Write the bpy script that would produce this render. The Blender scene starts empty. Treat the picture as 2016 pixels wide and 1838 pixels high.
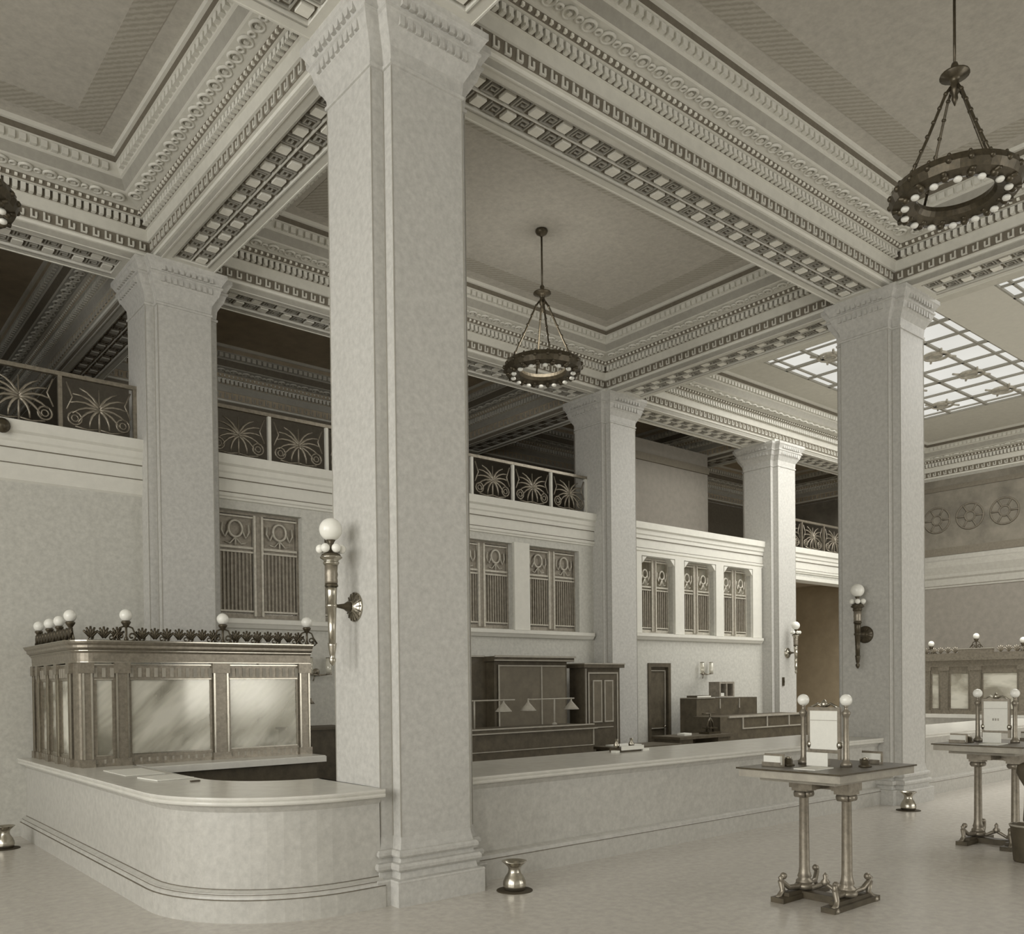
import bpy, math, random
from mathutils import Vector, Matrix
random.seed(7)
PI = math.pi
scn = bpy.context.scene
col = scn.collection
D = bpy.data

# ------------------------------------------------------------------ materials
def mat(name, c, rough=0.7, metal=0.0, var=0.08, scale=9.0, bump=0.0, spec=0.3, coat=0.0):
    m = D.materials.new(name); m.use_nodes = True
    nt = m.node_tree; b = nt.nodes['Principled BSDF']
    b.inputs['Roughness'].default_value = rough
    b.inputs['Metallic'].default_value = metal
    b.inputs['Specular IOR Level'].default_value = spec
    if coat: b.inputs['Coat Weight'].default_value = coat; b.inputs['Coat Roughness'].default_value = 0.15
    tc = nt.nodes.new('ShaderNodeTexCoord')
    n = nt.nodes.new('ShaderNodeTexNoise'); n.inputs['Scale'].default_value = scale
    n.inputs['Detail'].default_value = 6; n.inputs['Roughness'].default_value = 0.65
    r = nt.nodes.new('ShaderNodeValToRGB')
    r.color_ramp.elements[0].position = 0.3; r.color_ramp.elements[1].position = 0.7
    r.color_ramp.elements[0].color = tuple(x*(1-var) for x in c) + (1,)
    r.color_ramp.elements[1].color = tuple(min(1, x*(1+var)) for x in c) + (1,)
    nt.links.new(tc.outputs['Object'], n.inputs['Vector'])
    nt.links.new(n.outputs['Fac'], r.inputs['Fac'])
    nt.links.new(r.outputs['Color'], b.inputs['Base Color'])
    if bump:
        bp = nt.nodes.new('ShaderNodeBump'); bp.inputs['Strength'].default_value = bump
        bp.inputs['Distance'].default_value = 0.02
        nt.links.new(n.outputs['Fac'], bp.inputs['Height'])
        nt.links.new(bp.outputs['Normal'], b.inputs['Normal'])
    return m

M = {}
M['stone']   = mat('pale_stone', (.51,.50,.465), .55, var=.13, scale=16, spec=.35)
M['plaster'] = mat('plaster', (.60,.585,.52), .8, var=.06, scale=7)
M['light']   = mat('light_plaster', (.68,.665,.60), .8, var=.04, scale=8)
M['grey']    = mat('grey_paint', (.37,.355,.31), .8, var=.08, scale=10)
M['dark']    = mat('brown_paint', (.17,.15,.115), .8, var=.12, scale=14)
M['panel']   = mat('ceiling_paint', (.50,.475,.42), .85, var=.12, scale=11)
M['frieze']  = mat('stencilled_frieze', (.19,.172,.137), .8, var=.30, scale=1.4)
M['wall']    = mat('wall_plaster', (.53,.52,.47), .8, var=.13, scale=13)
M['wall2']   = mat('court_wall_paint', (.24,.22,.187), .8, var=.10, scale=6)
M['gallery'] = mat('gallery_shade_brown', (.43,.365,.27), .9, var=.15, scale=3)  # browner colour that carries the brown of the gallery's shade
M['marble']  = mat('counter_marble', (.485,.472,.43), .36, var=.13, scale=14, spec=.5)
M['top']     = mat('counter_slab', (.62,.605,.55), .25, var=.06, scale=6, spec=.5)
M['floor']   = mat('polished_floor', (.53,.50,.45), .22, var=.13, scale=11, spec=.5)
M['bronze']  = mat('bronze', (.27,.24,.19), .38, metal=.55, var=.25, scale=18, spec=.5)
M['dbronze'] = mat('dark_bronze', (.085,.07,.045), .35, metal=.5, var=.3, scale=18, spec=.5)
M['brass']   = mat('polished_brass', (.46,.43,.36), .24, metal=.95, var=.1, scale=12)
M['wood']    = mat('dark_wood', (.09,.074,.048), .6, var=.3, scale=6, spec=.4)
M['woodedge']= mat('pale_wood_edge', (.36,.335,.28), .5, var=.15, scale=8)
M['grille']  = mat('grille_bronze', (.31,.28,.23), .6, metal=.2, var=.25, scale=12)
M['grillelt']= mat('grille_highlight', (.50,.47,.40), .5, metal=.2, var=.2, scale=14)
M['opal']    = mat('opal_glass', (.85,.84,.77), .2, var=.03, scale=5, spec=.5)
M['paper']   = mat('paper', (.80,.79,.72), .8, var=.03, scale=30)
M['ink']     = mat('ink', (.10,.085,.06), .6, var=.1, scale=30)
M['mat']     = mat('spittoon_shadow', (.06,.048,.03), .8)  # dark colour standing in for the spittoons' shadow on the floor
M['inset']   = mat('coffer_square', (.82,.80,.72), .8, var=.05, scale=12)
M['cupdoor'] = mat('cupboard_door_wood', (.15,.13,.095), .55, var=.15, scale=5)
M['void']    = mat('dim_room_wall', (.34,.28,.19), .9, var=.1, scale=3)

def glass_mat(name, diff=.35, gloss=.25):
    m = D.materials.new(name); m.use_nodes = True; nt = m.node_tree
    nt.nodes.clear()
    o = nt.nodes.new('ShaderNodeOutputMaterial')
    tr = nt.nodes.new('ShaderNodeBsdfTransparent'); tr.inputs['Color'].default_value = (.93,.92,.87,1)
    df = nt.nodes.new('ShaderNodeBsdfDiffuse'); df.inputs['Color'].default_value = (.78,.76,.67,1)
    gl = nt.nodes.new('ShaderNodeBsdfGlossy'); gl.inputs['Roughness'].default_value = .12
    gl.inputs['Color'].default_value = (.9,.88,.8,1)
    tc = nt.nodes.new('ShaderNodeTexCoord'); mp = nt.nodes.new('ShaderNodeMapping')
    mp.vector_type='TEXTURE'; mp.inputs['Rotation'].default_value = (0, -.75, 0); mp.inputs['Scale'].default_value = (1.6,1.0,.38)  # slanted pale streaks painted into the panes as reflections
    ns = nt.nodes.new('ShaderNodeTexNoise'); ns.inputs['Scale'].default_value = 1.1; ns.inputs['Detail'].default_value = 3
    rp = nt.nodes.new('ShaderNodeMapRange'); rp.inputs['From Min'].default_value = .38; rp.inputs['From Max'].default_value = .62
    rp.inputs['To Min'].default_value = diff*.25; rp.inputs['To Max'].default_value = min(.95, diff*1.9)
    a = nt.nodes.new('ShaderNodeMixShader'); b = nt.nodes.new('ShaderNodeMixShader')
    nt.links.new(tc.outputs['Object'], mp.inputs['Vector']); nt.links.new(mp.outputs['Vector'], ns.inputs['Vector'])
    nt.links.new(ns.outputs['Fac'], rp.inputs['Value']); nt.links.new(rp.outputs['Result'], a.inputs['Fac'])
    nt.links.new(tr.outputs[0], a.inputs[1]); nt.links.new(df.outputs[0], a.inputs[2])
    b.inputs['Fac'].default_value = gloss
    nt.links.new(a.outputs[0], b.inputs[1]); nt.links.new(gl.outputs[0], b.inputs[2])
    nt.links.new(b.outputs[0], o.inputs['Surface'])
    return m
M['glass'] = glass_mat('ground_glass_sheen', .42, .10)
M['clear'] = glass_mat('window_glass', .12, .12)

def emit_mat(name, c, s):
    m = D.materials.new(name); m.use_nodes = True; nt = m.node_tree; nt.nodes.clear()
    o = nt.nodes.new('ShaderNodeOutputMaterial'); e = nt.nodes.new('ShaderNodeEmission')
    e.inputs['Color'].default_value = (*c, 1); e.inputs['Strength'].default_value = s
    tc = nt.nodes.new('ShaderNodeTexCoord'); n = nt.nodes.new('ShaderNodeTexNoise'); n.inputs['Scale'].default_value = .6
    r = nt.nodes.new('ShaderNodeMapRange'); r.inputs['To Min'].default_value = s*.8; r.inputs['To Max'].default_value = s*1.1
    nt.links.new(tc.outputs['Object'], n.inputs['Vector']); nt.links.new(n.outputs['Fac'], r.inputs['Value'])
    nt.links.new(r.outputs['Result'], e.inputs['Strength'])
    nt.links.new(e.outputs[0], o.inputs['Surface']); return m
M['sky'] = emit_mat('daylit_skylight_glass', (1,.985,.91), 1.35)

def leaf_mat():
    m = D.materials.new('stencilled_leaf_border'); m.use_nodes = True; nt = m.node_tree; b = nt.nodes['Principled BSDF']
    b.inputs['Roughness'].default_value = .85
    tc = nt.nodes.new('ShaderNodeTexCoord'); w = nt.nodes.new('ShaderNodeTexWave'); w.bands_direction = 'DIAGONAL'
    w.inputs['Scale'].default_value = 5.5; w.inputs['Distortion'].default_value = 2.5; w.inputs['Detail'].default_value = 2
    w.inputs['Detail Scale'].default_value = 3
    r = nt.nodes.new('ShaderNodeValToRGB'); r.color_ramp.elements[0].color = (.36,.335,.28,1); r.color_ramp.elements[1].color = (.47,.445,.385,1)
    nt.links.new(tc.outputs['Object'], w.inputs['Vector']); nt.links.new(w.outputs['Fac'], r.inputs['Fac'])
    nt.links.new(r.outputs['Color'], b.inputs['Base Color']); return m
M['leaf'] = leaf_mat()

# ------------------------------------------------------------------ mesh building
class MB:
    def __init__(s, xf=None): s.v=[]; s.f=[]; s.sm=[]; s.mi=[]; s.mats=[]; s.cur=0; s.xf=xf
    def m(s, k):
        if k not in s.mats: s.mats.append(k)
        s.cur = s.mats.index(k); return s
    def add(s, vs, fs, smooth=False):
        b = len(s.v)
        if s.xf: vs = [s.xf @ Vector(p) for p in vs]
        s.v += [tuple(p) for p in vs]
        for f in fs: s.f.append(tuple(b+i for i in f)); s.sm.append(smooth); s.mi.append(s.cur)
        return s
    def box(s, x0,x1,y0,y1,z0,z1):
        s.j=(getattr(s,'j',0)*7+3)%11; e=.0001+.00009*s.j; x0-=e; x1+=e; y0-=e; y1+=e; z1+=e*.7
        return s.add([(x0,y0,z0),(x1,y0,z0),(x1,y1,z0),(x0,y1,z0),(x0,y0,z1),(x1,y0,z1),(x1,y1,z1),(x0,y1,z1)],
            [(0,3,2,1),(4,5,6,7),(0,1,5,4),(1,2,6,5),(2,3,7,6),(3,0,4,7)])
    def fbox(s, F, a0,a1,d0,d1,z0,z1):
        # box in a side frame F = (origin, tangent, normal)
        s.j=(getattr(s,'j',0)*7+3)%11; e=.0001+.00009*s.j; a0-=e; a1+=e; d0-=e; d1+=e; z0-=e; z1+=e
        o,t,n = F
        P = lambda a,d,z: (o[0]+t[0]*a+n[0]*d, o[1]+t[1]*a+n[1]*d, z)
        vs = [P(a0,d0,z0),P(a1,d0,z0),P(a1,d1,z0),P(a0,d1,z0),P(a0,d0,z1),P(a1,d0,z1),P(a1,d1,z1),P(a0,d1,z1)]
        return s.add(vs, [(0,3,2,1),(4,5,6,7),(0,1,5,4),(1,2,6,5),(2,3,7,6),(3,0,4,7)])
    def lathe(s, prof, c=(0,0,0), n=20, axis='z', flute=0, smooth=True, caps=True):
        vs=[]; fs=[]
        for (r,z) in prof:
            for k in range(n):
                a = 2*PI*k/n; rr = r*(1+flute*(k%2))
                p = (rr*math.cos(a), rr*math.sin(a), z)
                if axis=='x': p = (z, p[0], p[1])
                elif axis=='y': p = (p[0], z, p[1])
                vs.append((c[0]+p[0], c[1]+p[1], c[2]+p[2]))
        m = len(prof)
        for i in range(m-1):
            for k in range(n):
                fs.append((i*n+k, i*n+(k+1)%n, (i+1)*n+(k+1)%n, (i+1)*n+k))
        if caps and prof[0][0] > 1e-4: fs.append(tuple(range(n))[::-1])
        if caps and prof[-1][0] > 1e-4: fs.append(tuple((m-1)*n+k for k in range(n)))
        return s.add(vs, fs, smooth)
    def ball(s, c, r, n=16, m=10, sz=1.0):
        prof = [(max(1e-5, r*math.sin(PI*i/m)), -r*sz*math.cos(PI*i/m)) for i in range(m+1)]
        return s.lathe(prof, c, n)
    def tube(s, pts, r, n=8, r2=None):
        pts = [Vector(p) for p in pts]; vs=[]; fs=[]; N=len(pts)
        up = Vector((0,0,1)); prev=None
        for i,p in enumerate(pts):
            d = (pts[min(i+1,N-1)]-pts[max(i-1,0)]).normalized()
            if prev is None:
                a = up if abs(d.z)<.9 else Vector((1,0,0)); u = d.cross(a).normalized()
            else:
                u = (prev - d*prev.dot(d)); u = u.normalized() if u.length>1e-6 else d.cross(up).normalized()
            prev = u; w = d.cross(u)
            rr = r if r2 is None else r+(r2-r)*i/max(1,N-1)
            for k in range(n):
                t = 2*PI*k/n; vs.append(p+u*rr*math.cos(t)+w*rr*math.sin(t))
        for i in range(N-1):
            for k in range(n): fs.append((i*n+k, i*n+(k+1)%n, (i+1)*n+(k+1)%n, (i+1)*n+k))
        fs.append(tuple(range(n))[::-1]); fs.append(tuple((N-1)*n+k for k in range(n)))
        return s.add(vs, fs, True)
    def ring(s, c, R, r, n=20, m=6, plane='xy', sy=1.0):
        vs=[]; fs=[]
        for i in range(n):
            a=2*PI*i/n
            for j in range(m):
                b=2*PI*j/m; q=R+r*math.cos(b); h=r*math.sin(b)
                if plane=='xy': p=(q*math.cos(a), q*math.sin(a)*sy, h)
                elif plane=='xz': p=(q*math.cos(a), h, q*math.sin(a)*sy)
                else: p=(h, q*math.cos(a), q*math.sin(a)*sy)
                vs.append((c[0]+p[0],c[1]+p[1],c[2]+p[2]))
        for i in range(n):
            for j in range(m): fs.append((i*m+j, ((i+1)%n)*m+j, ((i+1)%n)*m+(j+1)%m, i*m+(j+1)%m))
        return s.add(vs, fs, True)
    def sweep(s, path, prof, closed_prof=True, ends=True, mats=None):
        # path: list of (x,y); prof: list of (offset to the right of travel, z)
        N=len(path); nr=[]
        for i in range(N):
            def seg(a,b):
                dx=b[0]-a[0]; dy=b[1]-a[1]; l=math.hypot(dx,dy) or 1; return (dy/l,-dx/l)
            n1 = seg(path[i-1],path[i]) if i>0 else seg(path[0],path[1])
            n2 = seg(path[i],path[i+1]) if i<N-1 else n1
            bx,by = n1[0]+n2[0], n1[1]+n2[1]; l=math.hypot(bx,by); bx/=l; by/=l
            k = 1/max(.3,(bx*n1[0]+by*n1[1])); nr.append((bx*k,by*k))
        vs=[]; P=len(prof)
        for i in range(N):
            for (o,z) in prof: vs.append((path[i][0]+nr[i][0]*o, path[i][1]+nr[i][1]*o, z))
        rng = P if closed_prof else P-1
        b=len(s.v)
        for i in range(N-1):
            for j in range(rng):
                jj=(j+1)%P
                if mats and j < len(mats): s.m(mats[j])
                s.v_add = None
                if i==0 and j==0: s.add(vs,[])
                s.f.append(tuple(b+q for q in (i*P+j,(i+1)*P+j,(i+1)*P+jj,i*P+jj))); s.sm.append(False); s.mi.append(s.cur)
        if ends and closed_prof:
            s.f.append(tuple(b+j for j in range(P))); s.sm.append(False); s.mi.append(s.cur)
            s.f.append(tuple(b+(N-1)*P+j for j in range(P))[::-1]); s.sm.append(False); s.mi.append(s.cur)
        return s
    def build(s, name, m=None, parent=None, kind=None):
        me = D.meshes.new(name); me.from_pydata(s.v, [], s.f)
        if s.mats:
            for k in s.mats: me.materials.append(M[k])
            me.polygons.foreach_set('material_index', s.mi)
        else: me.materials.append(M[m])
        me.polygons.foreach_set('use_smooth', s.sm)
        me.update()
        o = D.objects.new(name, me); col.objects.link(o)
        if parent: o.parent = parent
        if kind: o['kind'] = kind
        return o

def tag(o, label=None, cat=None, group=None, kind=None):
    if label: o['label']=label
    if cat: o['category']=cat
    if group: o['group']=group
    if kind: o['kind']=kind
    return o
def thing(name, loc, label, cat, rz=0, group=None):
    o = D.objects.new(name, None); col.objects.link(o); o.location=loc; o.rotation_euler=(0,0,rz)
    o.empty_display_size=.1
    return tag(o,label,cat,group)
def copy_tree(o, parent=None):
    c = o.copy(); col.objects.link(c)
    if parent: c.parent=parent
    for ch in list(o.children): copy_tree(ch, c)
    return c
def dup(src, loc, rz, label, group=None):
    c = copy_tree(src); c.location=loc; c.rotation_euler=(0,0,rz); c['label']=label
    if group: c['group']=group
    return c
def struct(mb, name, m=None): return mb.build(name, m, kind='structure')

# ------------------------------------------------------------------ layout constants
X0, Y0, W, NN = 4.577, 7.2414, 1.148, .1445         # near pier corner, width, notch
SX, SY = 10.289, 6.761
ZS, ZC = 8.84, 9.95                                  # soffit and ceiling heights
BH = .43                                             # beam half width
CX = [X0+W/2-6.84, X0+W/2, X0+W/2+SX, 21.683+W/2]    # pier centre lines
CY = [Y0+W/2-SY, Y0+W/2, Y0+W/2+SY, 20.53]
XW = 30.3                                            # right wall
YB = Y0+SY+.45                                       # back wall face 14.45
tn = [0]
def trim(mb, m=None):
    tn[0]+=1; return struct(mb, 'trim_%d'%tn[0], m)

# ------------------------------------------------------------------ piers
def outline(w, n, p):
    h=w/2
    q=[]
    for (sx,sy) in ((-1,-1),(1,-1),(1,1),(-1,1)):
        a=(sx*(h+p), sy*(h-n+p)); b=(sx*(h-n+p), sy*(h-n+p)); c=(sx*(h-n+p), sy*(h+p))
        q += [a,b,c] if sx*sy>0 else [c,b,a]
    return q
def loft(levels, mb):
    vs=[]; fs=[]
    for (z,p) in levels: vs += [(x,y,z) for x,y in outline(W,NN,p)]
    for i in range(len(levels)-1):
        for k in range(12): fs.append((i*12+k, i*12+(k+1)%12, (i+1)*12+(k+1)%12, (i+1)*12+k))
    fs.append(tuple(range(12))[::-1]); fs.append(tuple((len(levels)-1)*12+k for k in range(12)))
    return mb.add(vs,fs)
def make_pier(cx, cy, label):
    t = thing('square_pier', (cx,cy,0), label, 'pillar')
    b = MB(); loft([(0,.105),(.225,.105),(.24,.108),(.255,.10),(.262,.05),(.295,.045),(.325,.04),(.333,.062),(.355,.082),(.385,.085),(.41,.07),(.418,.035),(.435,.022),(.455,.022),(.463,.045),(.485,.062),(.515,.062),(.535,.045),(.54,.02),(.56,.018),(.60,.008),(.66,0)], b)
    b.build('base','stone',t)
    s = MB(); loft([(.655,0),(8.19,0)], s); s.m('stone')
    s.mats=['stone','grey']; s.cur=1
    for (sx,sy) in ((-1,-1),(1,-1),(-1,1),(1,1)):
        for (px,py) in ((sx*(W/2),sy*(W/2-NN)),(sx*(W/2-NN),sy*(W/2-NN)),(sx*(W/2-NN),sy*(W/2))):
            a=.0025; q=.004 if (abs(px)<W/2-.01 and abs(py)<W/2-.01) else 0
            s.box(px-.004+sx*q,px+.004+sx*q,py-.004+sy*q,py+.004+sy*q,.665,8.18)
    s.build('shaft','stone',t)
    c = MB().m('stone'); loft([(8.185,0),(8.19,.018),(8.22,.022),(8.235,.004),(8.36,.015),(8.44,.06),(8.47,.075),(8.50,.10),(8.60,.13),(8.615,.15),(8.64,.15),(8.66,.13),(8.68,.14),(8.76,.19),(8.775,.205),(8.84,.205)], c)
    # egg and leaf rows carved in the capital
    for (z0,z1,p0,p1) in ((8.51,8.60,.10,.135),(8.67,8.76,.135,.19)):
        h=W/2-NN
        for k in range(9):
            a=-h+.05+k*(2*h-.1)/8
            for (o,tt,nn) in (((0,-W/2),(1,0),(0,-1)),((-W/2,0),(0,1),(-1,0)),((W/2,0),(0,1),(1,0)),((0,W/2),(1,0),(0,1))):
                c.fbox((o,tt,nn), a-.026,a+.026, 0,(p0+p1)/2+.018, z0,z1)
    c.build('capital','light',t)
    return t
make_pier(CX[1],CY[1],'near tall square stone pier with stepped corners beside the curved counter')
make_pier(CX[2],CY[1],'tall square stone pier rising behind the writing table at right')
make_pier(CX[1],CY[2],'square stone pier standing behind the glazed teller cage at left')
make_pier(CX[2],CY[2],'square stone pier beyond the small glazed cabinet, under the far hanging chandelier')
make_pier(CX[3],CY[2],'farthest square stone pier beside the dark tall doorway')
make_pier(CX[0],CY[2],'square stone pier beyond the left edge of the curved counter hall')

# ------------------------------------------------------------------ coffered ceiling bays
PROF = [((0,8.84),(0,8.925),'grey'),((0,8.925),(.03,8.93),'light'),((.03,8.93),(.04,8.965),'light'),((.04,8.965),(.075,8.97),'light'),
 ((.075,8.97),(.09,9.12),'dark'),((.09,9.12),(.12,9.125),'light'),((.12,9.125),(.145,9.265),'plaster'),((.145,9.265),(.175,9.27),'light'),
 ((.175,9.27),(.185,9.39),'dark'),((.20,9.39),(.27,9.395),'light'),((.27,9.395),(.31,9.46),'dark'),((.31,9.46),(.36,9.465),'light'),
 ((.36,9.465),(.57,9.52),'plaster'),((.57,9.52),(.60,9.53),'light'),((.60,9.53),(.66,9.66),'grey'),((.66,9.66),(.69,9.67),'light'),
 ((.69,9.67),(.75,9.79),'plaster'),((.75,9.79),(.78,9.80),'light'),((.78,9.80),(.79,9.88),'dark'),((.79,9.88),(.83,9.885),'light'),((.83,9.885),(.84,9.95),'light')]
def bay(xa,xb,ya,yb, sides='NESW', orn=True, dark=False, border=True, panel=True):
    mb = MB()
    def rg(d,z): return [(xa+d,ya+d,z),(xb-d,ya+d,z),(xb-d,yb-d,z),(xa+d,yb-d,z)]
    sub = {'light':'plaster','plaster':'grey','grey':'dark','dark':'gallery'} if dark else {}  # gallery bays: shade put into the moulding colours
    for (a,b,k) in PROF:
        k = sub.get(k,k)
        mb.m(k); mb.add(rg(*a)+rg(*b), [(i,(i+1)%4,4+(i+1)%4,4+i)[::-1] for i in range(4)])
    fr = {'S':(((xa,ya),(1,0),(0,1)),xb-xa),'N':(((xa,yb),(1,0),(0,-1)),xb-xa),'W':(((xa,ya),(0,1),(1,0)),yb-ya),'E':(((xb,ya),(0,1),(-1,0)),yb-ya)}
    if orn:
        for sd in sides:
            F,L = fr[sd]
            mb.m(sub.get('plaster','plaster'))
            n=int((L-.2)/.17)                      # running fret
            for k in range(n):
                a=.1+(k+.5)*(L-.2)/n
                mb.fbox(F,a-.055,a-.03,.05,.10,8.985,9.105)
                mb.fbox(F,a-.03,a+.03,.05,.10,8.985,9.005)
                mb.fbox(F,a+.01,a+.035,.05,.10,9.005,9.075)
            n=int((L-.5)/.105)
            for k in range(n):
                a=.25+(k+.5)*(L-.5)/n
                mb.m(sub.get('light','light')); mb.fbox(F,a-.031,a+.031,.15,.235,9.28,9.385)
                mb.fbox(F,a-.022,a+.022,.15,.25,9.275,9.30)
                mb.m(sub.get('light','inset')); mb.fbox(F,a-.018,a+.018,.24,.315,9.41,9.445)
            n=int((L-1.7)/.13)
            for k in range(n):
                a=.85+(k+.5)*(L-1.7)/n
                mb.m(sub.get('light','light')); mb.fbox(F,a-.04,a+.04,.68,.765,9.685,9.775)
            n=int((L-1.0)/.30)                     # scrolls in the frieze
            mb.m(sub.get('light','light'))
            for k in range(n):
                a=.5+(k+.5)*(L-1.0)/n
                o,t,nn=F; cx=o[0]+t[0]*a+nn[0]*.465; cy=o[1]+t[1]*a+nn[1]*.465
                mb.ring((cx,cy,9.485),.082,.024,n=12,m=4)
                mb.box(cx-.025,cx+.025,cy-.025,cy+.025,9.465,9.495)
                a2=a+.15; cx=o[0]+t[0]*a2+nn[0]*.465; cy=o[1]+t[1]*a2+nn[1]*.465
                if k<n-1: mb.ring((cx,cy,9.482),.042,.02,n=8,m=4)
    trim(mb)
    if panel:
        p=MB().m('gallery' if dark else 'panel'); d=.83
        p.box(xa+d,xb-d,ya+d,yb-d,9.945,10.05)
        struct(p,'ceiling')
        if border and not dark:
            b=MB().m('leaf'); e0,e1=1.08,1.46
            b.box(xa+e0,xb-e0,ya+e0,ya+e1,9.940,9.946); b.box(xa+e0,xb-e0,yb-e1,yb-e0,9.940,9.946)
            b.box(xa+e0,xa+e1,ya+e1,yb-e1,9.940,9.946); b.box(xb-e1,xb-e0,ya+e1,yb-e1,9.940,9.946)
            trim(b)
xe=[(CX[0]+BH,CX[1]-BH),(CX[1]+BH,CX[2]-BH),(CX[2]+BH,CX[3]-BH)]
ye=[(CY[0]+BH,CY[1]-BH),(CY[1]+BH,CY[2]-BH),(CY[2]+BH,CY[3]-BH)]
bay(*xe[0],*ye[0],orn=False); bay(*xe[1],*ye[0]); bay(*xe[0],*ye[1]); bay(*xe[1],*ye[1])
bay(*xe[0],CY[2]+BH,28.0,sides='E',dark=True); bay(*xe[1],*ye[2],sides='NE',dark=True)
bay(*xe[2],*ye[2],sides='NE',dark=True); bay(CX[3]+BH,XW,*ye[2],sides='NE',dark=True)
# court with the skylight
cxa,cxb,cya,cyb = CX[2]+BH, XW, CY[0]+BH, CY[2]-BH
bay(cxa,cxb,cya,cyb,panel=False,sides='NEW')
SKY=[(18.8,26.8,8.45,12.45),(18.8,26.8,3.2,7.2)]
p=MB().m('panel')
xs=[cxa+.83,18.8,26.8,cxb-.83]; ys=[cya+.83,3.2,7.2,8.45,12.45,cyb-.83]
for i in range(3):
    for j in range(5):
        if i==1 and j in (1,3): continue
        p.m('light' if (i==1 and j==2) else 'plaster'); p.box(xs[i],xs[i+1],ys[j],ys[j+1],9.945,10.1)
struct(p,'ceiling')
wn=[0]
def wname(): wn[0]+=1; return 'window_%d'%wn[0]
for (xa,xb,ya,yb) in SKY:
    f=MB().m('grey')
    nx,ny=8,4
    for i in range(nx+1):
        x=xa+(xb-xa)*i/nx; w=.05 if i%2 else .03; f.box(x-w,x+w,ya,yb,9.95,10.0)
    for sgn in (xa+.28,xb-.28): f.box(sgn-.025,sgn+.025,ya,yb,9.96,10.0)
    for j in range(ny+1):
        y=ya+(yb-ya)*j/ny; f.box(xa,xb,y-.035,y+.035,9.95,10.0)
    for sgn in (ya+.25,yb-.25): f.box(xa,xb,sgn-.025,sgn+.025,9.96,10.0)
    fo=struct(f,wname())
    g=MB().m('sky'); g.box(xa,xb,ya,yb,10.0,10.03); g.build('skylight_pane',None,fo)
    b=MB().m('grillelt')
    random.seed(3)
    for i in range(4):
        for j in range(2):
            cx=xa+1.0+i*2.0; cy=ya+1.2+j*1.6
            b.ring((cx,cy,9.96),.28,.04,n=14,m=4); b.ring((cx,cy,9.96),.14,.03,n=10,m=4)
            for k in range(4):
                a=PI/4+k*PI/2; b.tube([(cx+.28*math.cos(a),cy+.28*math.sin(a),9.96),(cx+.55*math.cos(a),cy+.42*math.sin(a),9.96)],.03,5)
    b.build('glazing_ornament',None,fo)

# ------------------------------------------------------------------ beam soffits with sunk coffers
def soffit(axis, c, a0, a1, dark=False, light=True):
    mb=MB()
    if axis=='x': F=((a0,c-BH+.004),(1,0),(0,1))
    else: F=((c-BH+.004,a0),(0,1),(1,0))
    L=a1-a0; w=2*BH-.008; e=.30; mg=.165
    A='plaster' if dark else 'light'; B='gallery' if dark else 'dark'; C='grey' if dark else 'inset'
    mb.m(A); mb.fbox(F,0,L,0,mg,ZS,ZS+.12); mb.fbox(F,0,L,w-mg,w,ZS,ZS+.12)
    mb.fbox(F,0,e,mg,w-mg,ZS,ZS+.12); mb.fbox(F,L-e,L,mg,w-mg,ZS,ZS+.12)
    mb.fbox(F,0,L,.0,.02,ZS-.012,ZS); mb.fbox(F,0,L,w-.02,w,ZS-.012,ZS)
    mb.m('grey'); mb.fbox(F,e,L-e,mg-.03,mg-.012,ZS-.008,ZS+.01); mb.fbox(F,e,L-e,w-mg+.012,w-mg+.03,ZS-.008,ZS+.01)
    mb.m(B); mb.fbox(F,e,L-e,mg,w-mg,ZS+.055,ZS+.13)
    P=.44; n=max(2,int(round((L-2*e)/P))); P=(L-2*e)/n; hw=(w-2*mg)/2
    for k in range(n):
        for row in (0,1):
            dc=mg+hw*(row+.5)
            for half in (0,1):
                ac=e+P*(k+.25+.5*half)
                if (half+row)%2==0:
                    mb.m(C); mb.fbox(F,ac-.072,ac+.072,dc-.072,dc+.072,ZS+.015,ZS+.056)
                else:
                    mb.m('grey' if not dark else 'dark'); z0,z1=ZS+.025,ZS+.056; h=.098; t=.017
                    mb.fbox(F,ac-h,ac-h+t,dc-h,dc+h,z0,z1); mb.fbox(F,ac+h-t,ac+h,dc-h,dc+h,z0,z1)
                    mb.fbox(F,ac-h,ac+h,dc+h-t,dc+h,z0,z1)
                    mb.fbox(F,ac-.055,ac-.055+t,dc-.06,dc+.06,z0,z1); mb.fbox(F,ac-.055,ac+.06,dc-.06,dc-.06+t,z0,z1)
                    mb.fbox(F,ac+.045,ac+.06,dc-.06,dc+.02,z0,z1); mb.fbox(F,ac-.01,ac+.05,dc+.01,dc+.025,z0,z1)
    mb.m(A); mb.fbox(F,e,L-e,w/2-.008,w/2+.008,ZS+.02,ZS+.056)
    trim(mb)
h=W/2
for j,cy in enumerate(CY[:3]):
    dk=False
    for i in range(3):
        if i==2 and j<2: continue
        soffit('x',cy,CX[i]+h,CX[i+1]-h)
    if j==2: soffit('x',cy,CX[3]+h,XW)
for i,cx in enumerate(CX):
    for j in range(3):
        if i==3 and j<2: continue
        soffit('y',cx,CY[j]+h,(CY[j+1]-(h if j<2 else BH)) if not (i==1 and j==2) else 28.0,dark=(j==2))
bl=MB().m('light')                                   # blocks over the piers
for i,cx in enumerate(CX):
    for j in range(3):
        if i==3 and j<2: continue
        bl.box(cx-h,cx+h,CY[j]-h,CY[j]+h,ZS,ZS+.1)
trim(bl)
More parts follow.
